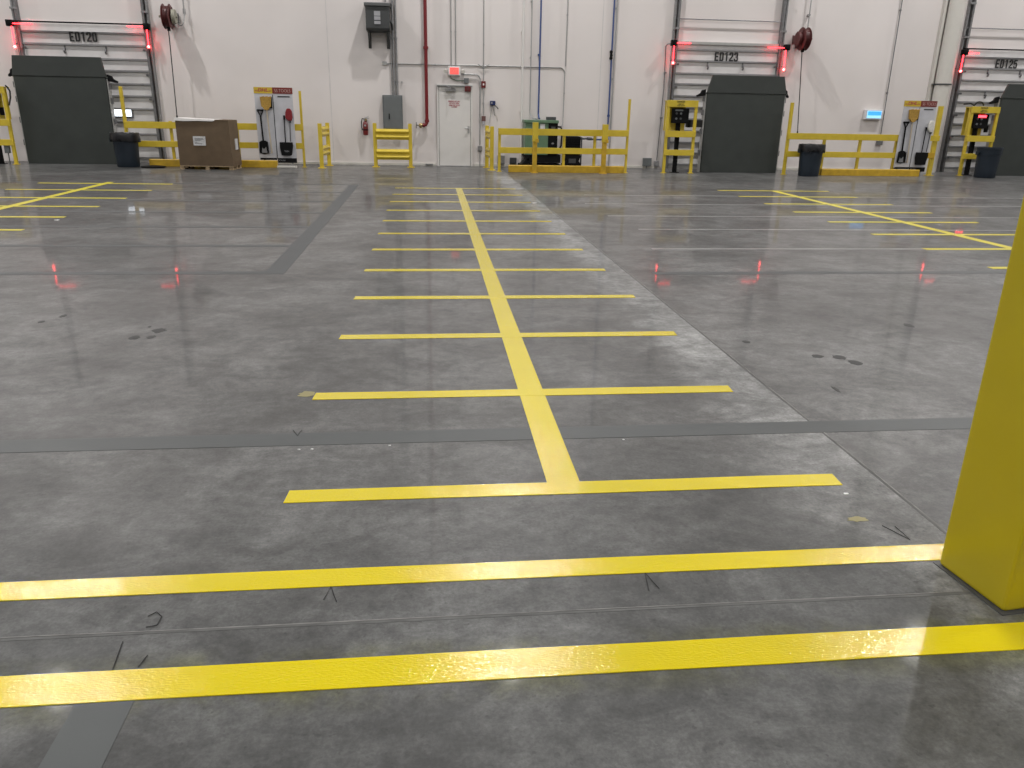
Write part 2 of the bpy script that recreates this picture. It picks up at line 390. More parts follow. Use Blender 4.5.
# ------------------------------------------------------------------ dock doors
STRUTS = (3.22, 2.93, 2.60, 2.32, 2.00, 1.70, 1.38, 1.06, .74, .45, .13)
def dock_door(n, x0, x1, number, tx, seal, tz, shaft, label):
    d = bpy.data.objects.new('door_%d' % n, None); COL.objects.link(d); d.location = ((x0+x1)/2, YW, 0)
    struct(d, label)
    obj('panel', MB().box(x0, x1, YW-.07, YW-.001, 0, 3.42), 'panel', d)
    for z in STRUTS:
        obj('strut', MB().prism([(YW-.07, z-.030), (YW-.115, z-.024), (YW-.115, z+.016), (YW-.07, z+.026)], 'x', x0+.02, x1-.02), 'strut', d)
    # lifting tracks: a galvanised angle on the wall and the dark roller channel in front of it, both sides
    for sx, xx in ((-1, x0), (1, x1)):
        a, b = (xx-.025, xx+.03) if sx < 0 else (xx-.03, xx+.025)
        o = obj('track', MB().box(a, b, YW-.16, YW, 0, 6.4), 'track', d)
        c, e = (a-.085, a-.045) if sx < 0 else (b+.045, b+.085)
        m = MB().box(c, e, YW-.10, YW, 0, 6.4)
        for z in (3.72, 4.6, 5.4): m.box(min(a, c)-.01, max(b, e)+.01, YW-.17, YW-.10, z, z+.05)
        obj('track_angle', m, 'galv', d)
        for z in (2.8, 2.2, 1.6, 1.0, .4):
            q = xx + (-.01 if sx < 0 else .01); e = .09*(-sx)
            obj('roller_bracket', MB().box(min(q, q+e), max(q, q+e), YW-.20, YW-.16, z, z+.05).cyl((q+e, YW-.20, z+.025), (q+e, YW-.10, z+.025), .025, 10), 'track', d)
    if seal: obj('top_bar', MB().box(x0-.1, x1+.1, YW-.22, YW-.17, 3.42, 3.455), 'black', d)
    else: obj('top_bar', MB().box(x0+.05, x1-.05, YW-.13, YW-.07, 3.35, 3.42), 'paleedge', d)
    if shaft: obj('torsion_shaft', MB().cyl((x0-.08, YW-.10, 3.99), (x1+.08, YW-.10, 3.99), .016), 'galv', d)
    block_text('door_number', number, 'txtblack', d, tx, YW-.1165, tz, .235, .70)
    for hx in (tx-.51, tx+.51):
        obj('hook', MB().box(hx-.018, hx+.018, YW-.085, YW-.07, 2.78, 2.90).tube([(hx, YW-.085, 2.84), (hx, YW-.13, 2.82), (hx, YW-.15, 2.77), (hx, YW-.12, 2.72), (hx, YW-.09, 2.73)], .022, 8), 'track', d)
    return d
d1 = dock_door(1, -10.26, -7.16, 'ED120', -8.72, True, 3.115, False, 'ribbed dock door marked ED120')
w = obj('window_frame', MB().box(-8.55, -7.74, YW-.10, YW-.07, 1.15, 1.40), 'track', d1, bevel=.02)
obj('window_pane', MB().box(-8.51, -7.79, YW-.108, YW-.10, 1.19, 1.36), 'daylight', w, bevel=.003)
d2 = dock_door(2, 6.98, 9.98, 'ED123', 8.45, False, 3.055, True, 'ribbed dock door marked ED123')
d3 = dock_door(3, 15.55, 18.6, 'ED125', 16.92, True, 3.065, True, 'ribbed dock door marked ED125')
for dd, hx, hz in ((d3, 16.46, 2.17),):
    obj('hook', MB().box(hx-.018, hx+.018, YW-.085, YW-.07, hz, hz+.12).tube([(hx, YW-.085, hz+.06), (hx, YW-.14, hz+.03), (hx, YW-.12, hz-.05), (hx, YW-.09, hz-.04)], .022, 8), 'track', dd)

# L-shaped red warning lights at the upper corners of the dock doors
def warning_light(x, z, side, hx0, hx1, vx, vz0, label, hz):
    t = thing('warning_light', label, 'warning light', (x, YW-.22, z), 'red warning lights on the dock doors')
    obj('housing', MB().box(x-.075, x+.075, YW-.31, YW-.16, z-.08, z+.07).cyl((x, YW-.33, z), (x, YW-.31, z), .05), 'black', t, bevel=.012)
    hb = MB().box(hx0, hx1, YW-.27, YW-.25, hz-.011, hz+.011)
    for i in range(4):
        px = hx0 + (hx1-hx0)*(.12+.25*i); hb.cyl((px, YW-.285, hz), (px, YW-.27, hz), .013, 10)
    obj('horizontal_strip', hb, 'led', t)
    vb = MB().box(vx-.012, vx+.012, YW-.27, YW-.25, vz0, z-.08)
    obj('vertical_strip', vb, 'led', t)
    obj('end_lamp', MB().ball((vx, YW-.27, vz0+.03), .035), 'ledhot', t, smooth=True)
    obj('bracket', MB().box(min(x, x-side*.02)-.015, max(x, x-side*.02)+.015, YW-.16, YW, z-.02, z+.02), 'track', t)
    obj('bracket', MB().box(vx-.010, vx+.010, YW-.25, YW, vz0+.1, vz0+.12), 'track', t)
warning_light(-10.40, 3.39, -1, -10.33, -9.86, -10.36, 2.80, 'red lamp strip at upper left corner of the ED120 door', 3.375)
warning_light(-7.08, 3.395, 1, -7.55, -7.16, -7.08, 2.88, 'red lamp strip at upper right corner of the ED120 door', 3.385)
warning_light(6.87, 3.37, -1, 6.95, 7.34, 6.88, 2.82, 'red lamp strip at upper left corner of the ED123 door', 3.365)
warning_light(10.13, 3.335, 1, 9.58, 10.05, 10.10, 2.72, 'red lamp strip at upper right corner of the ED123 door', 3.315)
warning_light(15.47, 3.34, -1, 15.55, 15.90, 15.43, 2.80, 'red lamp strip at upper left corner of the ED125 door', 3.32)

# ------------------------------------------------------------------ dock levelers stored upright
def leveler(x0, x1, y, ztop, zmid, tl, tr, label, lugs):
    t = thing('dock_leveler', label, 'dock leveler', ((x0+x1)/2, y+.1, 0), 'upright dock levelers')
    obj('deck', MB().box(x0, x1, y, y+.16, 0, zmid), 'leveler', t, bevel=.006)
    obj('lip', MB().prism([(x0-.02, zmid+.012), (x1+.03, zmid+.012), (x1+tr, ztop), (x0+tl, ztop)], 'y', y-.012, y+.05), 'levelerlip', t, bevel=.004)
    obj('lip_hinge', MB().cyl((x0-.03, y+.035, zmid), (x1+.05, y+.035, zmid), .022), 'levelerlip', t)
    obj('side_plate', MB().box(x0-.03, x0-.012, y+.03, y+.22, 0, zmid), 'paleedge', t)
    obj('side_plate', MB().box(x1+.012, x1+.03, y+.03, y+.22, 0, zmid), 'paleedge', t)
    for k, (lx, lz, s) in enumerate(lugs):
        m = MB().prism([(lx, lz+.08), (lx+s*.10, lz+.05), (lx+s*.13, lz-.02), (lx+s*.24, lz-.08), (lx+s*.22, lz-.12), (lx, lz-.08)], 'y', y+.06, y+.15)
        obj('lip_lug', m, 'black', t)
    for k, z in enumerate((.45, 1.0, 1.5, 1.85)):
        obj('cleat', MB().box(x1+.03, x1+.075, y+.08, y+.16, z, z+.14), 'track', t)
        obj('cleat', MB().box(x0-.075, x0-.03, y+.08, y+.16, z, z+.14), 'track', t)
    return t
leveler(-10.24, -8.04, 22.3, 2.60, 2.12, .05, -.05, 'dark grey steel leveler plate upright before the ED120 door', [(-8.02, 2.12, 1), (-10.27, 2.22, -.5)])
t = leveler(7.58, 9.76, 21.85, 2.52, 2.06, .10, -.08, 'dark grey steel leveler plate upright before the ED123 door', [(7.55, 2.08, -1), (9.80, 2.10, .4)])
obj('bumper', MB().box(7.10, 7.55, 21.95, 22.05, 1.18, 1.37), 'blackrub', t, bevel=.01)
leveler(16.02, 18.3, 21.75, 2.47, 2.08, .12, -.08, 'dark grey steel leveler plate upright before the ED125 door', [(16.0, 2.06, -1)])

# ------------------------------------------------------------------ yellow guarding
def guard_rail(xa, xb, y, label, group=None):
    t = thing('guard_rail', label, 'guard rail', ((xa+xb)/2, y, 0), group)
    for x in (xa, xb):
        obj('post', MB().box(x-.05, x+.05, y-.05, y+.05, .01, 1.13), 'yellow', t, bevel=.006)
        obj('base_plate', MB().box(x-.10, x+.10, y-.10, y+.10, 0, .014).cyl((x-.075, y-.075, .014), (x-.075, y-.075, .03), .012).cyl((x+.075, y-.075, .014), (x+.075, y-.075, .03), .012), 'yellow', t)
        obj('post_cap', MB().box(x-.042, x+.042, y-.042, y+.042, 1.13, 1.14), 'yellowdk', t)
    for z0 in (.72, .20):
        pr = []
        for i in range(25):
            u = i/24; pr.append((y-.055-.05*(.5-.5*math.cos(4*math.pi*u)), z0+.28*u))
        back = [(a+.012, b) for a, b in reversed(pr)]
        obj('beam', MB().prism(pr+back, 'x', xa+.035, xb-.035), 'yellow', t, smooth=True)
    return t
guard_rail(-1.345, -.405, 22.4, 'yellow two beam guard rail before the grey electrical panel')
def side_guard(xf, yf, xr, yr, label, mir=1):
    t = thing('guard_rail', label, 'guard rail', (xf, yf, 0))
    for x, y in ((xf, yf), (xr, yr)):
        obj('post', MB().box(x-.05, x+.05, y-.05, y+.05, .01, 1.12), 'yellow', t, bevel=.006)
        obj('base_plate', MB().box(x-.1, x+.1, y-.1, y+.1, 0, .014), 'yellow', t)
    for z0 in (.78, .30):
        pts = []
        for i in range(17):
            u = i/16; pts.append((.035+.04*(.5-.5*math.cos(4*math.pi*u)), z0+.26*u))
        m = MB(); back = [(a-.012, b) for a, b in reversed(pts)]
        m.prism([(xf+mir*(a-.02), b) for a, b in pts+back], 'y', yf+.03, yr-.03)
        # shear so the beam follows the two posts
        for v in m.bm.verts: v.co.x += (xr-xf)*(v.co.y-yf)/(yr-yf)
        obj('beam', m, 'yellow', t, smooth=True)
side_guard(-2.715, 21.8, -2.63, 22.75, 'yellow guard rail seen end on, right of the carton and its tool board')
side_guard(1.755, 21.7, 1.70, 22.7, 'yellow guard rail seen end on, right of the exit door', -1)

def fence(label, y, posts, x0, x1, loc, rails=((.925, 1.09), (.47, .62))):
    t = thing('safety_railing', label, 'railing', loc)
    for x, w, h in posts:
        obj('post', MB().box(x-w/2, x+w/2, y, y+w, .01, h).box(x-w/2-.03, x+w/2+.03, y-.03, y+w+.03, 0, .012), 'yellow', t, bevel=.004)
    for z0, z1 in rails:
        obj('rail', MB().box(x0, x1, y-.03, y, z0, z1), 'yellow', t, bevel=.005)
    return t
def kerb(label, x0, x1, y, h=.18, d=.10):
    o = obj('wheel_stop', MB().prism([(y, 0), (y, h-.015), (y+.015, h), (y+d, h), (y+d, 0)], 'x', x0, x1), 'yellowdk', None, loc=((x0+x1)/2, y, 0), bevel=.006)
    return tag(o, label, 'kerb')
fence('yellow two bar railing behind the cardboard carton', 21.99, ((-7.61, .075, 1.92), (-6.50, .07, 1.11), (-4.85, .07, 1.08), (-3.195, .06, 1.9)), -7.61, -3.18, (-5.4, 21.95, 0))
kerb('yellow kerb bar on the floor behind the cardboard carton', -7.06, -3.85, 21.755)
fence('yellow two bar railing before the green compressor', 21.25, ((1.92, .07, 1.09), (3.62, .07, 1.06), (4.44, .07, 1.06), (5.31, .06, 1.86)), 1.89, 5.33, (3.6, 21.25, 0))
kerb('yellow kerb bar on the floor before the green compressor', 2.15, 5.23, 21.10)
fence('yellow two bar railing under the blue lit wall display', 21.30, ((9.76, .075, 1.86), (10.80, .07, 1.08), (11.83, .07, 1.08), (12.88, .07, 1.06)), 9.73, 12.92, (11.3, 21.3, 0))
kerb('yellow kerb bar on the floor right of the ED123 door', 10.74, 13.58, 21.12)
# two square posts in front of the compressor railing
def gate_post(x, y, zt, label, sleeve):
    t = thing('guard_post', label, 'post', (x, y, 0), 'square guard posts before the compressor')
    obj('post', MB().box(x-.055, x+.055, y-.055, y+.055, .01, zt), 'yellowdk', t, bevel=.006)
    obj('base_plate', MB().box(x-.09, x+.09, y-.09, y+.09, 0, .014), 'yellowdk', t)
    obj('sleeve', MB().box(x-.07, x+.07, y-.072, y+.056, sleeve, zt+.006), 'yellow', t, bevel=.006)
    obj('latch', MB().box(x+.0, x+.085, y-.09, y-.072, sleeve-.02, sleeve+.07), 'yellowdk', t)
    return t
gate_post(2.81, 20.97, 1.245, 'square yellow guard post before the green compressor cabinet', .78)
gate_post(4.635, 20.97, 1.225, 'square yellow guard post under the right blue pipe', .79)
# tall yellow post right of the right tool board
t = thing('guard_post', 'tall yellow post between a tool board and the ED125 door', 'post', (14.13, 21.55, 0))
obj('post', MB().box(14.07, 14.19, 21.5, 21.58, .01, 1.85).box(14.03, 14.23, 21.45, 21.63, 0, .014), 'yellow', t, bevel=.005)
obj('stub_rail', MB().box(13.93, 14.22, 21.47, 21.50, .93, 1.08), 'yellow', t, bevel=.004)
obj('clamp', MB().box(13.96, 14.16, 21.47, 21.5, .47, .62), 'yellowdk', t, bevel=.004)

# ------------------------------------------------------------------ control stations and their yellow guards
def control_guard(x0, y, w, where, grp='yellow control station guards'):
    t = thing('control_guard', 'yellow window frame guard around the control box %s' % where, 'control guard', (x0+w/2, y, 0), grp)
    x1 = x0+w
    for a in (x0, x1-.075):
        obj('post', MB().box(a, a+.075, y, y+.07, .01, 1.70), 'yellow', t, bevel=.004)
        obj('foot_plate', MB().box(a-.03, a+.105, y-.03, y+.10, 0, .012), 'yellow', t)
    obj('top_plate', MB().box(x0-.01, x1+.005, y-.012, y+.02, 1.69, 1.86), 'yellow', t, bevel=.006)
    obj('hood', MB().box(x0, x1, y+.02, y+.30, 1.83, 1.85).box(x0+.0, x0+.02, y+.07, y+.12, 1.09, 1.83).box(x1-.02, x1, y+.07, y+.12, 1.09, 1.83).box(x0+.02, x0+w*.72, y+.28, y+.30, 1.09, 1.83), 'yellow', t)
    obj('rail', MB().box(x0, x1, y-.03, y, .93, 1.09), 'yellow', t, bevel=.005)
    obj('rail', MB().box(x0, x1, y-.03, y, .46, .61), 'yellow', t, bevel=.005)
    text('lettering', 'DANGER', 'txtblack', t, x0+.36, y-.013, 1.825, .045, bold=.02, width=.22)
    text('lettering', 'KEEP UP\nAND CLEAR', 'txtblack', t, x0+.36, y-.013, 1.745, .03, bold=.01, width=.21)
    return t
def control_box(x, y, where, lit=False):
    t = thing('control_box', 'black push button control box on a pedestal %s' % where, 'control box', (x, y, 0), 'dock control boxes')
    obj('pedestal', MB().box(x-.055, x+.055, y-.03, y+.05, .012, 1.30).box(x-.11, x+.11, y-.10, y+.10, 0, .014), 'black', t, bevel=.004)
    b = obj('case', MB().box(x-.225, x+.225, y-.17, y-.03, 1.28, 1.66), 'black', t, bevel=.02)
    for i in range(2):
        for j in range(2):
            obj('button', MB().cyl((x-.12+.12*i, y-.185, 1.40+.13*j), (x-.12+.12*i, y-.17, 1.40+.13*j), .028), ('boxgrey', 'boxdark')[(i+j) % 2], b)
    if lit: obj('lit_display', MB().box(x-.11, x+.13, y-.178, y-.168, 1.575, 1.635), 'led', b)
    else: obj('label_plate', MB().box(x-.16, x+.05, y-.176, y-.168, 1.59, 1.63), 'boxgrey', b)
    obj('cable_box', MB().box(x+.235, x+.31, y-.10, y-.02, 1.18, 1.37).box(x+.22, x+.24, y-.08, y-.04, 1.30, 1.34), 'black', b)
    return t
control_guard(6.365, 21.4, .83, 'left of the ED123 door')
control_box(6.765, 21.62, 'left of the ED123 door')
control_guard(15.09, 21.6, .84, 'left of the ED125 door')
control_box(15.47, 21.82, 'left of the ED125 door', True)
control_guard(-11.13, 21.9, .80, 'left of the ED120 door')
control_box(-10.82, 22.12, 'left of the ED120 door')
tag(obj('cable', MB().tube([(15.56, 21.80, 1.90)]+[(15.42-.0+.13*math.cos(R(a)), 21.80, 1.885+.10*math.sin(R(a))) for a in range(10, 181, 17)]+[(15.2, 21.86, 1.94), (15.05, 21.95, 1.92)], .022), 'blackrub', None, loc=(15.4, 21.8, 1.85), smooth=True), 'black cable looping over the guard left of the ED125 door', 'cable')
tag(obj('cable', MB().tube([(-10.30, 21.93, 1.88), (-10.27, 21.96, 1.85), (-10.235, 21.98, 1.75), (-10.25, 21.98, 1.6), (-10.285, 21.97, 1.48), (-10.30, 21.95, 1.42)], .02), 'blackrub', None, loc=(-10.3, 21.95, 1.4), smooth=True), 'black cable bowed out from the guard left of the ED120 door', 'cable')
tag(obj('junction_box', MB().box(-10.62, -10.50, 21.97, 22.05, .27, .46).box(-10.57, -10.55, 22.0, 22.03, 0, .27), 'boxgrey', None, loc=(-10.56, 22, 0), bevel=.006), 'small grey box on a stem under the guard left of the ED120 door', 'junction box')

# ------------------------------------------------------------------ cord reels
def hose_reel(x, z, yaw, side, drop, feed, where):
    t = thing('cord_reel', 'dark red cord reel on the wall %s' % where, 'cord reel', (x, YW, z), 'dark red cord reels')
    # drum axis along local x, then turned by yaw
    def place(mb): return mb.rot(Matrix.Translation((x, YW-.36, z)) @ Matrix.Rotation(R(yaw), 4, 'Z'))
    def disc(a0, a1, r0, r1, rad=.30):
        m = MB(); m.cone((a0, 0, 0), (a1, 0, 0), r0, r1, 36); return m
    f1 = MB().cone((-.095, 0, 0), (-.08, 0, 0), .275, .30, 36).cone((-.08, 0, 0), (-.07, 0, 0), .30, .27, 36)
    for k in range(6):
        a = 2*math.pi*k/6; f1.cyl((-.098, .07*math.cos(a), .07*math.sin(a)), (-.098, .26*math.cos(a), .26*math.sin(a)), .014, 8)
    obj('flange', place(f1), 'reel', t, smooth=True)
    f2 = MB().cone((.07, 0, 0), (.08, 0, 0), .27, .30, 36).cone((.08, 0, 0), (.095, 0, 0), .30, .275, 36)
    for k in range(6):
        a = 2*math.pi*k/6; f2.cyl((.098, .07*math.cos(a), .07*math.sin(a)), (.098, .26*math.cos(a), .26*math.sin(a)), .014, 8)
    obj('flange', place(f2), 'reel', t, smooth=True)
    dm = MB()
    for k in range(5):
        xx = -.07+.035*k
        dm.lathe([(.235, -.0165), (.25, -.008), (.25, .008), (.235, .0165)], (0, 0, 0), 32)
        for v in list(dm.bm.verts)[-128:]: v.co = Vector((xx+v.co.z, v.co.x, v.co.y))
    obj('wound_cord', place(dm), 'reel', t, smooth=True)
    obj('spring_case', place(MB().cone((.12 if side > 0 else -.21, 0, 0), (.21 if side > 0 else -.12, 0, 0), .18, .17, 28).cyl((-.21, 0, 0), (.24, 0, 0), .03)), 'springcase' if side > 0 else 'reel', t, bevel=.01, smooth=True)
    obj('bracket', MB().box(x-.06, x+.06, YW-.012, YW, z-.22, z+.22).prism([(YW, z+.12), (YW-.38, z+.03), (YW-.38, z-.03), (YW, z-.12)], 'x', x-.018+side*.16, x+.018+side*.16).box(min(x-.06, x+side*.178), max(x+.06, x+side*.178), YW-.03, YW-.012, z-.06, z+.06), 'boxgrey' if side > 0 else 'reel', t)
    obj('guide_arm', MB().box(x-.03, x+.03, YW-.40, YW-.32, z-.34, z-.20), 'black', t)
    dx, dz = drop
    obj('hanging_cord', MB().tube([(x-.01, YW-.36, z-.30), (x+dx*.4-.005, YW-.36, z-.30+(dz-z+.30)*.4), (x+dx, YW-.36, dz)], .013, 8).cyl((x+dx, YW-.36, dz-.10), (x+dx, YW-.36, dz), .022), 'blackrub', t, smooth=True)
    fx = x+side*feed
    obj('supply_conduit', MB().cyl((fx, YW-.10, z+.12), (fx, YW-.10, 14.58), .018).cyl((fx, YW-.10, z+.10), (fx, YW-.10, z+.22), .035).box(fx-.03, fx+.03, YW-.12, YW, z+.62, z+.66), 'conduit', t, smooth=True)
    pts = [(fx, YW-.10, z+.10)] + [(fx-side*feed*.30*(1-math.cos(R(a))), YW-.10-.20*math.sin(R(a))*.5, z+.10-.30*math.sin(R(a))) for a in (20, 45, 70, 100, 130)] + [(x+side*.2, YW-.36, z)]
    obj('supply_whip', MB().tube(pts, .016, 8), 'conduit', t, smooth=True)
    return t
hose_reel(-6.50, 3.63, 1, 1, (-.05, 1.24), .36, 'right of the ED120 door')
hose_reel(10.54, 3.55, 2, -1, (.17, 1.10), -.19, 'right of the ED123 door')

# ------------------------------------------------------------------ electrical gear
t = thing('transformer', 'dark grey transformer box on wall brackets with three labels', 'transformer', (-1.185, YW, 3.0))
obj('case', MB().prism([(22.72, 3.50), (22.70, 4.02), (YW-.02, 4.02), (YW-.02, 3.42), (22.76, 3.44)], 'x', -1.49, -.88), 'boxdark', t, bevel=.008)
obj('lid', MB().prism([(22.66, 4.02), (22.66, 4.09), (YW-.01, 4.16), (YW-.01, 4.02)], 'x', -1.52, -.85), 'boxlid', t, bevel=.006)
for x in (-1.43, -.94):
    obj('bracket', MB().prism([(22.76, 3.42), (YW-.005, 3.42), (YW-.005, 3.05), (YW-.06, 3.05), (22.80, 3.38)], 'x', x-.025, x+.025).box(x-.04, x+.04, YW-.012, YW, 3.03, 3.44), 'boxdark', t)
for z0, z1 in ((3.79, 3.90), (3.69, 3.775), (3.59, 3.665)):
    s = obj('label_plate', MB().box(-1.27, -1.11, 22.695, 22.712, z0, z1), 'sticker', t)
obj('side_fitting', MB().tube([(-.88, 22.9, 3.70), (-.84, 22.9, 3.66), (-.82, 22.95, 3.58), (-.82, 23.05, 3.5)], .03), 'boxdark', t, smooth=True)
t = thing('electrical_panel', 'tall mid grey electrical panel behind the guard rail', 'electrical panel', (-.875, YW, .95))
obj('case', MB().box(-1.145, -.605, YW-.15, YW, .95, 1.86), 'boxgrey', t, bevel=.006)
dr = obj('mounted_door', MB().box(-1.115, -.635, YW-.165, YW-.15, .99, 1.82), 'boxgrey', t, bevel=.004)
obj('latch', MB().box(-.985, -.96, YW-.185, YW-.165, 1.24, 1.38), 'black', dr, bevel=.003)

def conduit(label, pts, r, m='conduit', clips=(), name='conduit', cat='conduit', group=None, extra=None):
    mb = MB().tube(pts, r, 10)
    y0 = pts[1][1]
    for (x, z) in clips: mb.box(x-r*1.25, x+r*1.25, min(YW-.05, y0), YW, z-.02, z+.02)
    if extra: extra(mb)
    o = obj(name, mb, m, None, loc=pts[0], smooth=True)
    return tag(o, label, cat, group)
YC = YW-.058
conduit('thick grey conduit nearer the transformer, down to the electrical panel', [(-.815, YC, 14.58), (-.815, YC, 1.865)], .0285, 'galv', [(-.815, 5.0), (-.815, 3.3), (-.815, 2.2)])
conduit('thick grey conduit down to the electrical panel, nearer the red pipe', [(-.735, YC, 14.58), (-.735, YC, 1.865)], .0285, 'galv', [(-.735, 5.0), (-.735, 3.3), (-.735, 2.2)])
conduit('short grey conduit from the transformer bottom to the electrical panel', [(-.875, YC, 3.40), (-.875, YC, 1.865)], .016, 'galv', [(-.875, 2.3)])
conduit('short grey conduit rising out of the transformer lid', [(-.985, YC, 14.58), (-.985, YC, 4.17)], .022, 'galv', [(-.985, 4.7)])
YH = YW-.0145
conduit('thin grey conduit bending from the long horizontal run down to the panel', [(-.52, YH, 2.635)]+arc((-.52, YH, 2.545), .09, 90, 180)+[(-.61, YH, 1.865)], .013, 'conduit', [(-.61, 2.2)])
conduit('long thin horizontal conduit across the wall ending in a bend beside the compressor', [(-1.11, YH, 2.665), (3.74, YH, 2.67)]+arc((3.74, YH, 2.52), .15, 90, 0)+[(3.89, YH, 1.25), (3.87, YH-.03, 1.16), (3.82, YH-.06, 1.11)], .0125, 'conduit', [(3.89, 2.0), (.3, 2.665), (2.3, 2.668)], extra=lambda m: m.box(-1.12, -1.0, YW-.04, YW, 2.62, 2.71))
conduit('left of two thin conduits rising from the exit sign', [(.745, YC, 14.58), (.745, YC, 2.63)], .014, 'conduit', [(.745, 3.5), (.745, 5.2)])
conduit('right of two thin conduits rising from the exit sign', [(.865, YC, 14.58), (.865, YC, 2.63)], .014, 'conduit', [(.865, 3.5), (.865, 5.2)])
conduit('thin vertical conduit into the red pull station', [(1.625, YC, 14.58), (1.625, YC, 2.28)], .014, 'conduit', [(1.625, 3.2), (1.625, 5.0)], extra=lambda m: (m.tube([(1.47, YC, 2.70), (1.55, YC, 2.66), (1.625, YC, 2.60)], .013), m.tube([(1.78, YC, 2.70), (1.70, YC, 2.66), (1.625, YC, 2.60)], .013)))
conduit('conduit bent from the exit sign down beside the door to a grey box', [(1.0, YC, 2.435), (1.40, YC, 2.435)]+arc((1.40, YC, 2.30), .135, 90, 0)+[(1.535, YC, .575)], .020, 'conduit', [(1.537, 1.4)])
conduit('white vertical pipe left of the compressor', [(2.69, YC-.02, 14.58), (2.70, YC-.02, .10)], .034, 'doorwhite', [(2.69, 3.55), (2.69, 1.5)], name='pipe', cat='pipe')
conduit('thin grey conduit bending onto the compressor top', [(2.905, YC, 14.58), (2.93, YC, 1.50)]+[(2.93+.10*(1-math.cos(R(a))), YC-.20*math.sin(R(a)), 1.50-.18*math.sin(R(a))) for a in (20, 45, 70, 90)]+[(3.10, YC-.30, 1.31)], .015, 'conduit', [(2.91, 4.3), (2.92, 2.9)])
def coup(z, x): return lambda m: (m.cyl((x, YC-.01, z), (x, YC-.01, z+.06), .036),)
conduit('blue air pipe dropping onto the green compressor', [(3.145, YC, 14.58), (3.175, YC, 1.45), (3.175, YC-.12, 1.36), (3.175, YC-.25, 1.32)], .024, 'blue', [(3.15, 2.98), (3.15, 4.6)], name='air_pipe', cat='pipe')
t = thing('air_pipe', 'blue air pipe with a black valve over the right end of the railing', 'pipe', (5.17, YW, .9))
obj('pipe', MB().tube([(5.15, YC, 14.58), (5.185, YC, .9), (5.185, YC-.15, .80), (4.95, YC-.18, .785), (4.80, YC-.19, .785)], .023).box(5.12, 5.20, YW-.05, YW, 4.5, 4.54), 'blue', t, smooth=True)
obj('valve', MB().cyl((5.165, YC, 2.90), (5.165, YC, 3.14), .036).box(5.13, 5.20, YC-.06, YC-.02, 2.99, 3.03).cyl((5.165, YC, 2.92), (5.165, YC, 2.96), .046).cyl((5.165, YC, 3.08), (5.165, YC, 3.12), .046), 'black', t, smooth=True)
obj('coupling', MB().cyl((5.185, YC, 1.40), (5.185, YC, 1.46), .036), 'blue', t)
conduit('pale grey conduit right beside the valved blue pipe', [(5.235, YC, 14.58), (5.27, YC, .02)], .018, 'conduit', [(5.245, 4.2), (5.255, 2.4)])
conduit('grey conduit standing above the horizontal run right of the compressor', [(3.905, YC, 14.58), (3.895, YC, 2.70)], .016, 'conduit', [(3.9, 4.0)])
conduit('thin grey conduit just right of the blue lit display', [(13.36, YC, 14.58), (13.44, YC, .862)], .015, 'track', [(13.43, 4.4), (13.44, 2.2)], name='mounted_conduit', extra=lambda m: m.box(13.36, 13.53, YW-.08, YW, .75, .86))
conduit('black conduit falling from the left warning lamp of the ED123 door', [(6.785, YW-.2, 3.34), (6.73, YW-.15, 3.34), (6.70, YC, 3.28), (6.735, YC, 2.2), (6.69, YC, .22)], .015, 'track', [(6.735, 2.6), (6.72, 1.4)])

def jbox(x0, x1, z0, z1, label, m='boxgrey', d=.09, stem=True):
    mb = MB().box(x0, x1, YW-d, YW, z0, z1).box(x0+.01, x1-.01, YW-d-.008, YW-d, z0+.01, z1-.01)
    if stem: mb.cyl(((x0+x1)/2, YW-.04, .0), ((x0+x1)/2, YW-.04, z0), .012)
    return tag(obj('junction_box', mb, m, None, loc=((x0+x1)/2, YW, z0), bevel=.005), label, 'junction box')
jbox(2.04, 2.24, .07, .31, 'square grey box low on the wall behind the railing corner', 'galv')
jbox(2.39, 2.58, .08, .25, 'dark box low on the wall left of the compressor', 'boxdark')
jbox(6.28, 6.53, .06, .29, 'square grey box low on the wall left of the ED123 door')
jbox(6.62, 6.76, .06, .21, 'small grey box where the black conduit ends by the ED123 door', 'galv', stem=False)
jbox(1.475, 1.595, .42, .56, 'small grey box at the foot of the bent door conduit', 'galv')

# ------------------------------------------------------------------ red standpipe
t = thing('standpipe', 'dark red fire standpipe with a brass hose valve', 'standpipe', (.08, YW, 1.0))
YP = YW-.13
obj('pipe', MB().cyl((.055, YP, 1.20), (.055, YP, 14.58), .046, 18).tube([(.055, YP, 1.21), (.05, YP, 1.15), (.02, YP, 1.10), (-.04, YP, 1.09), (-.07, YP, 1.09)], .044), 'redpipe', t, smooth=True)
obj('coupling', MB().cyl((.055, YP, 1.17), (.055, YP, 1.24), .062, 18).cyl((-.06, YP, 1.09), (-.01, YP, 1.09), .060, 18), 'redpipe', t, smooth=True)
obj('wall_mount', MB().box(-.01, .12, YW-.18, YW, 3.05, 3.11), 'redpipe', t)
obj('hose_valve', MB().cyl((-.07, YP, 1.09), (-.17, YP, 1.09), .045).ball((-.12, YP, 1.09), .06).cyl((-.12, YP-.02, 1.09), (-.12, YP-.16, 1.05), .035), 'brass', t, smooth=True)
hw = MB().cyl((-.17, YP, 1.09), (-.235, YP, 1.09), .014)
hw.tube([(-.24, YP+.075*math.cos(2*math.pi*k/16), 1.09+.075*math.sin(2*math.pi*k/16)) for k in range(17)], .010, 8)
for k in range(3): hw.cyl((-.24, YP, 1.09), (-.24, YP+.075*math.cos(2.1*k), 1.09+.075*math.sin(2.1*k)), .007, 6)
obj('handwheel', hw, 'boxdark', t, smooth=True)

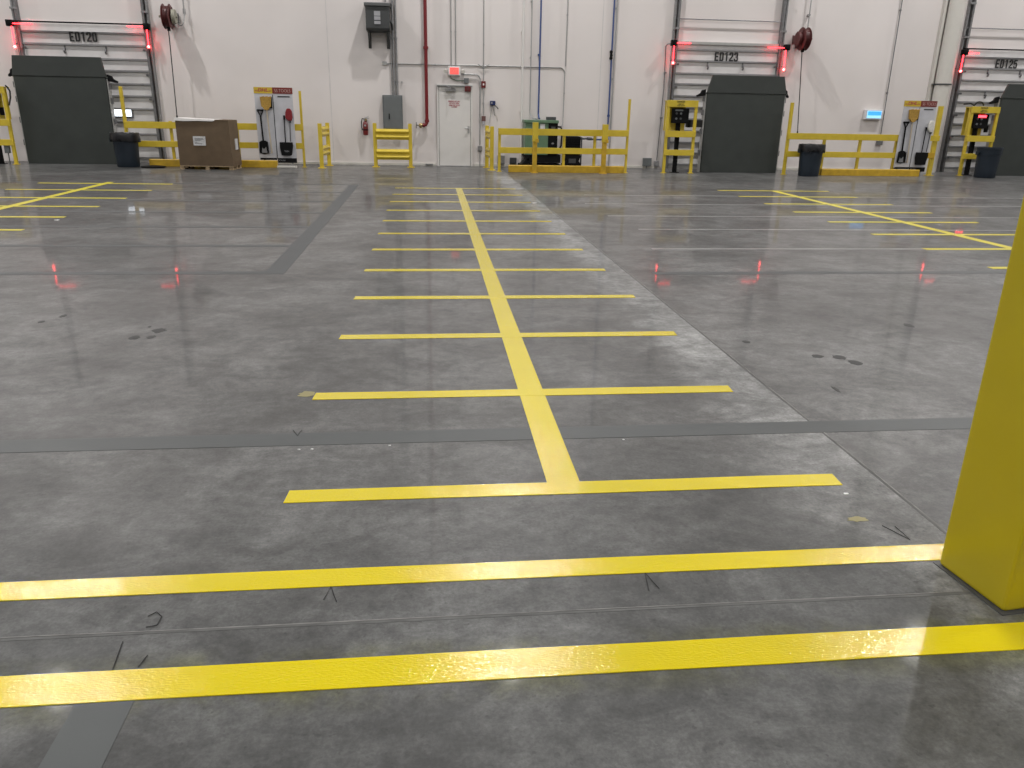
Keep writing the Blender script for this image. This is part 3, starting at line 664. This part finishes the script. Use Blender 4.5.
# ------------------------------------------------------------------ fire extinguisher
t = thing('fire_extinguisher', 'red fire extinguisher hung on the wall left of the guard rail', 'fire extinguisher', (-1.64, YW, .8))
c = (-1.635, YW-.11)
obj('cylinder', MB().lathe([(.045, 0), (.068, .015), (.072, .05), (.072, .27), (.062, .33), (.035, .365), (.022, .38)], (c[0], c[1], .80)), 'red', t, smooth=True)
obj('valve_head', MB().cyl((c[0], c[1], 1.17), (c[0], c[1], 1.24), .024).box(c[0]-.02, c[0]+.11, c[1]-.02, c[1]+.02, 1.235, 1.26).prism([(c[0]-.02, 1.26), (c[0]+.10, 1.31), (c[0]+.10, 1.29), (c[0]-.0, 1.245)], 'y', c[1]-.012, c[1]+.012), 'chrome', t)
obj('gauge', MB().cyl((c[0]+.02, c[1]-.05, 1.21), (c[0]+.02, c[1]-.02, 1.21), .03), 'brass', t)
obj('hose', MB().tube([(c[0]-.02, c[1], 1.22), (c[0]-.08, c[1]-.01, 1.24), (c[0]-.105, c[1]-.02, 1.15), (c[0]-.10, c[1]-.02, 1.0), (c[0]-.085, c[1]-.02, .93)], .014), 'blackrub', t, smooth=True)
obj('band', MB().lathe([(.074, 0), (.074, .03)], (c[0], c[1], .93)), 'black', t)
obj('label_patch', MB().cyl((c[0]-.005, c[1]-.076, 1.06), (c[0]-.005, c[1]-.06, 1.06), .028), 'sticker', t)
obj('wall_mount', MB().box(c[0]-.04, c[0]+.04, YW-.04, YW, .92, 1.2), 'boxdark', t)

# ------------------------------------------------------------------ personnel door, exit sign and devices
d4 = bpy.data.objects.new('door_4', None); COL.objects.link(d4); d4.location = (.83, YW, 0); struct(d4, 'white steel personnel exit door with red warning notice')
obj('leaf', MB().box(.395, 1.265, YW-.045, YW-.001, .015, 2.12), 'doorwhite', d4)
obj('frame', MB().box(.335, .385, YW-.06, YW, 0, 2.18).box(1.275, 1.325, YW-.06, YW, 0, 2.18).box(.385, 1.275, YW-.06, YW, 2.13, 2.18), 'doorwhite', d4, bevel=.004)
obj('gap', MB().box(.385, .395, YW-.012, YW, .015, 2.13).box(1.265, 1.275, YW-.03, YW, .0, 2.13).box(.395, 1.265, YW-.02, YW, 2.12, 2.13).box(.395, 1.265, YW-.02, YW, 0, .015), 'black', d4)
obj('drip_cap', MB().prism([(YW, 2.165), (YW-.10, 2.135), (YW-.10, 2.12), (YW, 2.15)], 'x', .345, 1.315), 'boxgrey', d4)
obj('door_closer', MB().box(.56, .86, YW-.12, YW-.045, 1.99, 2.06).tube([(.82, YW-.10, 2.06), (.70, YW-.30, 2.08), (.60, YW-.07, 2.13)], .014), 'galv', d4)
h = obj('handle', MB().box(1.185, 1.24, YW-.056, YW-.045, .90, 1.09).cyl((1.21, YW-.056, 1.03), (1.21, YW-.11, 1.03), .018).tube([(1.21, YW-.11, 1.03), (1.10, YW-.115, 1.035)], .016), 'chrome', d4, smooth=True)
obj('threshold', MB().box(.385, 1.275, YW-.12, YW-.0, 0, .015), 'galv', d4)
text('notice', 'EMERGENCY EXIT ONLY', 'txtred', d4, .815, YW-.046, 1.73, .036, bold=.03, width=.33)
text('notice', 'DO NOT OPEN', 'txtred', d4, .815, YW-.046, 1.68, .036, bold=.03, width=.27)
text('notice', 'ALARM WILL SOUND', 'txtred', d4, .815, YW-.046, 1.63, .036, bold=.03, width=.31)
text('notice', 'ALARMED', 'txtred', d4, .815, YW-.046, 1.585, .03, bold=.03, width=.17)
t = thing('exit_sign', 'lit red exit sign with twin emergency lamp heads', 'exit sign', (.815, YW, 2.4))
obj('case', MB().box(.655, .985, YW-.13, YW, 2.395, 2.625), 'white', t, bevel=.012)
fc = obj('lit_face', MB().box(.70, .94, YW-.138, YW-.13, 2.43, 2.595), 'exitred', t)
text('letters', 'EXIT', 'exittxt', fc, .82, YW-.139, 2.51, .10, bold=.02, width=.20)
for x, s in ((.58, -1), (1.06, 1)):
    obj('lamp_head', MB().cyl((x, YW-.05, 2.52), (x+s*.01, YW-.17, 2.50), .045).box(min(x, .655 if s < 0 else .985), max(x, .655 if s < 0 else .985), YW-.09, YW-.06, 2.50, 2.53), 'cream', t, smooth=True)
t = thing('door_alarm', 'small grey alarm switch with a green wire above the door', 'alarm', (1.15, YW, 2.2))
obj('case', MB().box(1.09, 1.22, YW-.10, YW, 2.21, 2.34), 'boxgrey', t, bevel=.008)
obj('wire', MB().tube([(.70, YW-.02, 2.38), (.76, YW-.04, 2.31), (.86, YW-.04, 2.28), (1.0, YW-.05, 2.27), (1.09, YW-.05, 2.27)], .010), mat('green_wire', (.05, .12, .07), .5), t, smooth=True)
t = thing('alarm_horn', 'dark red alarm horn at upper right corner of the exit door', 'alarm', (1.19, YW-.05, 2.0))
obj('case', MB().box(1.11, 1.265, YW-.13, YW-.045, 1.99, 2.13), 'red', t, bevel=.012)
obj('grille', MB().cyl((1.19, YW-.138, 2.06), (1.19, YW-.13, 2.06), .05), 'reel', t)
t = thing('pull_station', 'red fire alarm device on the conduit right of the door', 'pull station', (1.625, YW, 2.1))
obj('case', MB().box(1.565, 1.685, YW-.08, YW, 2.10, 2.27), 'red', t, bevel=.01)
obj('lever', MB().box(1.605, 1.645, YW-.095, YW-.08, 2.16, 2.21), 'white', t)
conduit('short grey conduit between the red pull station and the brown box', [(1.625, YC, 2.095), (1.635, YC, 1.365)], .014, 'conduit', [(1.63, 1.7)])
t = thing('signal_box', 'brown box at the end of the short conduit right of the door', 'wall box', (1.635, YW, 1.2))
obj('case', MB().box(1.58, 1.69, YW-.08, YW, 1.22, 1.36), mat('brown_box', (.13, .06, .055), .5), t, bevel=.008)
obj('lens', MB().box(1.60, 1.67, YW-.09, YW-.06, 1.12, 1.22), 'sticker', t, bevel=.008)
t = thing('cord_box', 'small dark blue wall box with two hanging cords', 'wall box', (1.885, YW, 1.65))
obj('case', MB().box(1.81, 1.96, YW-.09, YW, 1.645, 1.765), 'bluebox', t, bevel=.01)
obj('badge', MB().box(1.84, 1.875, YW-.098, YW-.09, 1.69, 1.735), 'sticker', t)
obj('cord', MB().tube([(1.87, YW-.05, 1.65), (1.84, YW-.06, 1.45), (1.79, YW-.08, 1.2), (1.77, YW-.1, 1.13)], .008).tube([(1.88, YW-.05, 1.65), (1.92, YW-.06, 1.5), (1.95, YW-.06, 1.36)], .008), 'galv', t, smooth=True)
obj('bracket_arm', MB().tube([(1.94, YW-.05, 1.66), (2.0, YW-.09, 1.60), (2.04, YW-.1, 1.55)], .014), 'boxdark', t, smooth=True)
tag(obj('floor_vent', MB().box(.0, .20, YW-.045, YW-.03, .015, .055).box(.0, .20, YW-.05, YW-.03, .03, .04), 'galv', None, loc=(.1, YW, .02)), 'small grey slot plate at the wall foot left of the exit door', 'vent')

# ------------------------------------------------------------------ compressor and dryer
t = thing('air_compressor', 'green air compressor cabinet behind the yellow railing', 'compressor', (3.2, 22.7, 0))
obj('cabinet', MB().box(2.74, 3.38, 22.5, 23.05, .37, 1.21), 'green', t, bevel=.008)
obj('top_cover', MB().box(2.71, 3.66, 22.47, 23.07, 1.21, 1.29), 'green', t, bevel=.012)
pn = obj('control_panel', MB().box(3.38, 3.64, 22.49, 23.05, .37, 1.21), 'black', t, bevel=.006)
obj('display', MB().box(3.46, 3.57, 22.482, 22.49, 1.03, 1.12), 'boxdark', pn)
obj('badge', MB().box(3.49, 3.53, 22.482, 22.49, .66, .70).box(3.475, 3.545, 22.482, 22.49, .672, .688), 'sticker', pn)
obj('data_plate', MB().box(3.15, 3.28, 22.492, 22.5, 1.06, 1.19), 'paper', t)
obj('air_outlet', MB().box(3.36, 3.60, 22.6, 22.9, 1.29, 1.375), 'boxdark', t, bevel=.01)
obj('base_frame', MB().prism([(2.66, .12), (2.92, .12), (2.80, .24), (2.92, .37), (2.70, .37), (2.78, .24)], 'y', 22.5, 23.0).box(2.85, 3.75, 22.52, 23.0, .16, .37).box(2.6, 3.75, 22.52, 23.0, 0, .12), 'black', t)
obj('hose', MB().tube([(3.64, 22.7, 1.12), (3.76, 22.7, 1.11), (3.79, 22.75, 1.03), (3.81, 22.8, .9), (3.79, 22.75, .62), (3.72, 22.7, .48), (3.64, 22.68, .45)], .025), 'blackrub', t, smooth=True)
t = thing('air_dryer', 'black finned air dryer right of the green compressor', 'air dryer', (4.1, 22.7, 0))
dm = MB().box(3.88, 4.30, 22.52, 23.0, .36, .87)
for k in range(7): dm.box(3.90, 4.28, 22.495, 22.52, .42+.062*k, .445+.062*k)
obj('case', dm, 'black', t)
obj('base', MB().prism([(3.84, .10), (4.34, .10), (4.27, .22), (4.32, .36), (3.86, .36), (3.92, .22)], 'y', 22.5, 23.0).box(3.84, 4.34, 22.5, 23.0, 0, .10), 'black', t)
obj('vent_panel', MB().box(3.98, 4.18, 22.485, 22.5, .16, .28), 'boxdark', t)
obj('pipe', MB().cyl((4.38, 22.8, 0), (4.38, 22.8, .85), .02).tube([(4.30, 22.8, .80), (4.5, 22.85, .81), (4.75, 22.95, .79)], .026).cyl((4.55, 22.86, .81), (4.68, 22.92, .80), .042), 'boxdark', t, smooth=True)

# ------------------------------------------------------------------ tool boards and hanging tools
def tool_board(x0, y, where, w=.95):
    """y = front face of the board"""
    xm = x0+.455
    t = thing('tool_board', 'white tool board with yellow and red header %s' % where, 'tool board', (x0+w/2, y, 0), 'tool shadow boards')
    obj('left_panel', MB().box(x0, xm-.012, y, y+.025, .22, 1.82), 'board', t)
    obj('right_panel', MB().box(xm+.012, x0+w, y, y+.025, .16, 1.82), 'board', t)
    obj('divider', MB().box(xm-.012, xm+.012, y+.008, y+.03, .22, 1.80), 'boxdark', t)
    hy = obj('yellow_header', MB().box(x0-.005, xm, y-.006, y+.025, 1.82, 1.97), 'signyellow', t)
    text('logo', 'DHL', 'txtred', hy, x0+.22, y-.008, 1.905, .075, bold=.03, shear=.3, width=.26)
    for a, b, z in ((.02, .085, 1.872), (.02, .08, 1.888), (.36, .43, 1.872), (.37, .435, 1.888)):
        obj('logo_stripe', MB().box(x0+a, x0+b, y-.008, y-.006, z, z+.007), 'txtred', hy)
    hr = obj('red_header', MB().box(xm, x0+w+.005, y-.006, y+.025, 1.82, 1.97), 'darkred', t)
    text('header_text', '5S TOOLS', 'txtlight', hr, xm+.25, y-.008, 1.893, .075, bold=.0, width=.40)
    obj('caption', MB().box(xm+.12, x0+w-.07, y-.003, y, 1.735, 1.765), 'txtblack', t)
    obj('foot_strip', MB().box(x0+.02, xm-.01, y-.004, y+.024, .19, .24), 'black', t)
    fs = obj('foot_strip', MB().box(xm+.01, x0+w+.0, y-.004, y+.024, .12, .24), 'black', t)
    text('foot_text', 'PUT TOOLS BACK', 'sticker', fs, xm+.12, y-.006, .18, .035, width=.17)
    for lx in (x0+.1, x0+w-.14): obj('leg', MB().box(lx, lx+.04, y+.025, y+.06, 0, .3), 'galv', t)
    return t
def tools(x0, y, where, brush, bname):
    # x0, y as for the board; everything hangs a few centimetres in front of it
    f = y-.004
    t = thing('shovel', 'black scoop shovel hung on the tool board %s' % where, 'shovel', (x0+.15, f, .35), 'shovels on the tool boards')
    obj('handle', MB().tube([(x0+.05, f-.03, 1.42), (x0+.12, f-.03, 1.27), (x0+.19, f-.03, 1.42)], .020).cyl((x0+.04, f-.03, 1.415), (x0+.20, f-.03, 1.415), .024).cyl((x0+.12, f-.03, 1.28), (x0+.14, f-.03, .62), .021), 'black', t, smooth=True)
    bl = MB()
    pr = [(x0+.04, .64), (x0+.10, .675), (x0+.19, .675), (x0+.25, .64), (x0+.26, .36), (x0+.15, .335), (x0+.03, .36)]
    bl.prism(pr, 'y', f-.035, f-.022); bl.prism([(x0+.03, .36), (x0+.05, .36), (x0+.06, .64), (x0+.04, .64)], 'y', f-.075, f-.03); bl.prism([(x0+.24, .36), (x0+.26, .36), (x0+.25, .64), (x0+.23, .64)], 'y', f-.075, f-.03)
    obj('blade', bl, 'black', t)
    obj('worn_tip', MB().prism([(x0+.08, .37), (x0+.22, .37), (x0+.20, .52), (x0+.14, .46), (x0+.10, .50)], 'y', f-.039, f-.034), 'galv', t)
    obj('peg', MB().cyl((x0+.12, f-.05, 1.35), (x0+.12, f+.002, 1.35), .012), 'galv', t)
    t = thing('broom', 'corn coloured broom hung head up on the tool board %s' % where, 'broom', (x0+.3, f, .35), 'brooms on the tool boards')
    hd = MB()
    for k in range(9):
        a = (k-4)/4; hd.prism([(x0+.285+a*.105-.012, 1.50), (x0+.285+a*.105+.012, 1.50), (x0+.285+a*.125+.018, 1.74+.01*((k*7) % 3)), (x0+.285+a*.125-.018, 1.74)], 'y', f-.07, f-.015)
    obj('bristles', hd, 'bristle', t)
    obj('ferrule', MB().prism([(x0+.17, 1.52), (x0+.40, 1.52), (x0+.325, 1.42), (x0+.245, 1.42)], 'y', f-.075, f-.01), 'bristle', t, bevel=.006)
    obj('broomstick', MB().cyl((x0+.285, f-.04, 1.46), (x0+.335, f-.04, .36), .017).cyl((x0+.333, f-.04, .36), (x0+.332, f-.04, .40), .024), 'handle', t, smooth=True)
    obj('hanging_clip', MB().box(x0+.40, x0+.43, f-.05, f+.002, 1.50, 1.74).box(x0+.36, x0+.43, f-.05, f+.002, 1.47, 1.50), 'black', t)
    xr = x0+.455
    t = thing('dustpan', 'black long handled dustpan hung on the tool board %s' % where, 'dustpan', (xr+.25, f, .3), 'dustpans on the tool boards')
    obj('pan', MB().prism([(xr+.10, .64), (xr+.42, .64), (xr+.43, .55), (xr+.385, .31), (xr+.13, .31), (xr+.10, .50)], 'y', f-.10, f-.006), 'black', t, bevel=.012)
    obj('handle', MB().cyl((xr+.245, f-.05, .62), (xr+.255, f-.05, 1.27), .014).cyl((xr+.255, f-.05, 1.20), (xr+.257, f-.05, 1.30), .022), 'black', t, smooth=True)
    obj('hanging_peg', MB().cyl((xr+.255, f-.065, 1.29), (xr+.255, f+.002, 1.29), .010), 'galv', t)
    if brush == 'redbrush': text('lettering', 'TOOLS', 'sticker', t, xr+.27, f-.101, .42, .035, width=.12)
    t = thing('lobby_broom', '%s headed lobby broom hung on the tool board %s' % (bname, where), 'broom', (xr+.4, f, .6), 'lobby brooms on the tool boards')
    obj('brush_head', MB().prism([(xr+.29, 1.24), (xr+.35, 1.17), (xr+.44, 1.17), (xr+.47, 1.25), (xr+.46, 1.40), (xr+.42, 1.47), (xr+.34, 1.47), (xr+.30, 1.38)], 'y', f-.10, f-.02), brush, t, bevel=.02)
    obj('broomstick', MB().cyl((xr+.395, f-.06, 1.18), (xr+.375, f-.06, .655), .012).cyl((xr+.393, f-.06, 1.12), (xr+.396, f-.06, 1.18), .03), 'boxdark', t, smooth=True)
tool_board(-4.31, 21.85, 'right of the cardboard carton')
tools(-4.31, 21.85, 'by the carton', 'redbrush', 'red')
tag(obj('floor_mat', MB().box(-3.86, -3.36, 21.72, 21.84, 0, .05).box(-3.84, -3.38, 21.715, 21.72, .012, .03), 'cream', None, loc=(-3.6, 21.78, 0), bevel=.01), 'pale block on the floor under the tool board by the carton', 'block')
tool_board(12.87, 21.235, 'left of the pale downpipe', .92)
tools(12.87, 21.235, 'by the downpipe', 'whitebrush', 'white')

# ------------------------------------------------------------------ bins, lid, carton, pallet
def bin_(x, y, label, bag, rot=0):
    t = thing('trash_bin', label, 'trash bin', (x, y, 0), 'round grey trash bins')
    b = obj('body', MB().lathe([(.255, 0), (.265, .02), (.272, .20), (.288, .55), (.292, .60), (.302, .605), (.305, .68), (.315, .76), (.327, .77), (.327, .80), (.30, .80), (.285, .5), (.26, .03)], (x, y, .005), 40), 'bin', t, smooth=True)
    for s in (-1, 1):
        obj('handle', MB().box(x+s*.30-.03, x+s*.30+.03, y-.06, y+.06, .66, .70).box(x+s*.345-.02, x+s*.345+.01, y-.06, y+.06, .60, .70), 'bin', t, bevel=.01)
    if bag:
        rr = random.Random(int(x*10)); prof = [(.315, .81), (.334, .825), (.342, .80), (.346, .74), (.350, .68), (.345, .66)]
        m = MB().lathe([(.30, .70), (.305, .80)]+prof+[(.335, .68)], (x, y, 0), 40)
        for v in m.bm.verts:
            if v.co.z < .70 and (v.co.x-x)**2+(v.co.y-y)**2 > .1: v.co.z += rr.uniform(-.05, .04)
            if v.co.z > .72: v.co.z += rr.uniform(-.008, .008)
        obj('bag', m, 'bag', t, smooth=True)
    return t
bin_(-7.49, 21.52, 'grey trash bin with a black bag beside the ED120 leveler', True)
bin_(10.26, 20.90, 'grey trash bin with a black bag right of the ED123 leveler', True)
bin_(15.42, 20.98, 'grey trash bin without a bag overlapping the ED125 leveler', False)
tag(obj('bin_lid', MB().lathe([(.27, 0), (.30, .008), (.30, .022), (.27, .03), (.12, .045), (.06, .05)], (-6.86, 21.42, 0), 36), 'black', None, loc=(-6.86, 21.42, 0), smooth=True), 'flat black bin lid lying on the floor beside the bin', 'lid')

PR = Matrix.Translation((-5.40, 20.86, 0)) @ Matrix.Rotation(R(-4), 4, 'Z')
t = thing('pallet', 'wooden pallet under the cardboard carton', 'pallet', (-5.42, 21.2, 0))
def L(mb): return mb.rot(PR)
for x in (-.62, 0, .58):
    for b0, b1 in ((.02, .12), (.34, .44), (.62, .73)): obj('block', L(MB().box(x-.045, x+.045, b0, b1, .015, .075)), 'wood', t)
for k, yy in enumerate((.0, .17, .34, .51, .66)):
    obj('deck_board', L(MB().box(-.66, .64, yy, yy+.10, .075, .092)), 'wood', t)
for x in (-.62, 0, .58):
    obj('skid', L(MB().box(x-.05, x+.05, .01, .74, 0, .015)), 'wood', t)
t = thing('carton', 'large brown cardboard carton on a wooden pallet', 'carton', (-5.42, 21.2, .092))
cb = MB()
v = [(-.66, -.0), (.62, -.0), (.62, .72), (-.66, .72)]
cb.prism([(-.66, .093), (-.655, 1.16), (.625, 1.16), (.63, .093)], 'y', 0, .72)
bmesh.ops.subdivide_edges(cb.bm, edges=cb.bm.edges, cuts=5, use_grid_fill=True)
for vv in cb.bm.verts:       # slightly bellied front and sides, pinched lower corners
    if vv.co.y < .01: vv.co.y -= .022*math.sin(math.pi*(vv.co.z-.093)/1.07)*math.cos(math.pi*vv.co.x/1.4)
    if vv.co.x > .60 and vv.co.z < .3: vv.co.x += .02
obj('box', L(cb), 'card', t)
lb = obj('shipping_label', L(MB().box(-.26, .035, -.034, -.015, .575, .79)), 'paper', t)
lb2 = MB()
for z, a, b in ((.74, -.22, -.02), (.715, -.22, .0), (.69, -.22, -.08), (.65, -.23, -.16), (.62, -.23, -.05)): lb2.box(a, b, -.036, -.034, z-.006, z+.006)
obj('print_lines', L(lb2), 'boxgrey', lb)
obj('side_label', L(MB().box(.622, .642, .36, .56, .47, .73)), 'paper', t)
obj('top_film', L(MB().prism([(-.68, 1.16), (-.66, 1.215), (-.30, 1.195), (.0, 1.19), (.28, 1.185), (.30, 1.16)], 'y', -.03, .70).prism([(-.68, 1.16), (.30, 1.16), (.24, 1.145), (-.1, 1.15), (-.45, 1.14), (-.66, 1.15)], 'y', -.032, -.012)), 'cardtop', t, label='white plastic film over the carton top')
obj('top_flap', L(MB().prism([(.28, 1.16), (.30, 1.185), (.62, 1.178), (.625, 1.16)], 'y', -.01, .71)), 'card', t)

# ------------------------------------------------------------------ right wall: lit display and downpipe
t = thing('lit_display', 'small blue lit display panel on the wall above a railing', 'display', (13.08, YW, 1.45))
obj('case', MB().box(12.82, 13.36, YW-.12, YW, 1.46, 1.735), 'sticky', t, bevel=.012)
obj('screen', MB().box(12.88, 13.31, YW-.128, YW-.12, 1.50, 1.70), 'screenlt', t)
obj('blue_band', MB().box(12.90, 13.30, YW-.132, YW-.128, 1.575, 1.685), 'screen', t)
t = thing('downpipe', 'wide pale downpipe on the wall left of the ED125 door', 'downpipe', (14.97, YW, 0))
obj('pipe', MB().cyl((14.97, YW-.25, 0), (14.97, YW-.25, 14.58), .215, 32), 'cream', t, smooth=True)
obj('collar', MB().cyl((14.97, YW-.25, 2.44), (14.97, YW-.25, 2.48), .235, 32).box(14.70, 15.22, YW-.25, YW, 2.44, 2.48), 'boxdark', t, smooth=True)
obj('backing', MB().box(14.68, 14.76, YW-.12, YW, 0, 14.58), 'cream', t)
obj('boot', MB().cyl((14.97, YW-.25, 0), (14.97, YW-.25, .25), .23, 32), 'cream', t, smooth=True)

# ------------------------------------------------------------------ yellow column in the right foreground
t = thing('support_column', 'big square yellow painted column in the right foreground', 'column', (2.06, 2.2, 0))
obj('shaft', MB().prism([(1.868, 2.35), (1.902, 2.045), (2.205, 2.078), (2.171, 2.383)], 'z', .004, 8.5), 'colyellow', t, bevel=.012)
obj('contact_pad', MB().prism([(1.856, 2.36), (1.890, 2.033), (2.217, 2.066), (2.183, 2.395)], 'z', 0, .004), 'joint', t)  # dark rim paints in the thin gap and contact shading around the column foot

# ------------------------------------------------------------------ high bay lamps
def lamp(x, y, power):
    l = bpy.data.lights.new('high_bay_lamp', 'AREA'); l.shape = 'DISK'; l.size = .5
    l.energy = power; l.color = (1.0, .985, .965)
    o = bpy.data.objects.new('high_bay_lamp', l); COL.objects.link(o); o.location = (x, y, 13.8)
for x in (-22.85, -10.3, 2.25, 14.8, 27.35):
    for y, p in ((18.85, 980), (5.5, 620), (-7.5, 620)):
        lamp(x, y, p)
w = bpy.data.worlds.new('world'); scene.world = w; w.use_nodes = True
w.node_tree.nodes['Background'].inputs[0].default_value = (.5, .5, .5, 1); w.node_tree.nodes['Background'].inputs[1].default_value = .02

# ------------------------------------------------------------------ camera
pitch, roll, yaw = R(19.3315), R(1.1068), R(6.355)
cp, sp, cy, sy = math.cos(pitch), math.sin(pitch), math.cos(yaw), math.sin(yaw)
fw = Vector((sy*cp, cy*cp, -sp)); r0 = Vector((cy, -sy, 0)); u0 = r0.cross(fw)
rt = math.cos(roll)*r0 + math.sin(roll)*u0; up = -math.sin(roll)*r0 + math.cos(roll)*u0
cam = bpy.data.cameras.new('camera'); co = bpy.data.objects.new('camera', cam); COL.objects.link(co)
co.matrix_world = Matrix(((rt.x, up.x, -fw.x, 0), (rt.y, up.y, -fw.y, 0), (rt.z, up.z, -fw.z, 1.57), (0, 0, 0, 1)))
cam.sensor_fit = 'HORIZONTAL'; cam.sensor_width = 36; cam.lens = 784.756*36/1024; cam.clip_end = 200; cam.clip_start = .05
scene.camera = co
vs = scene.view_settings
vs.view_transform = 'Standard'; vs.look = 'None'; vs.gamma = 1; vs.use_curve_mapping = False; vs.exposure = 0.0
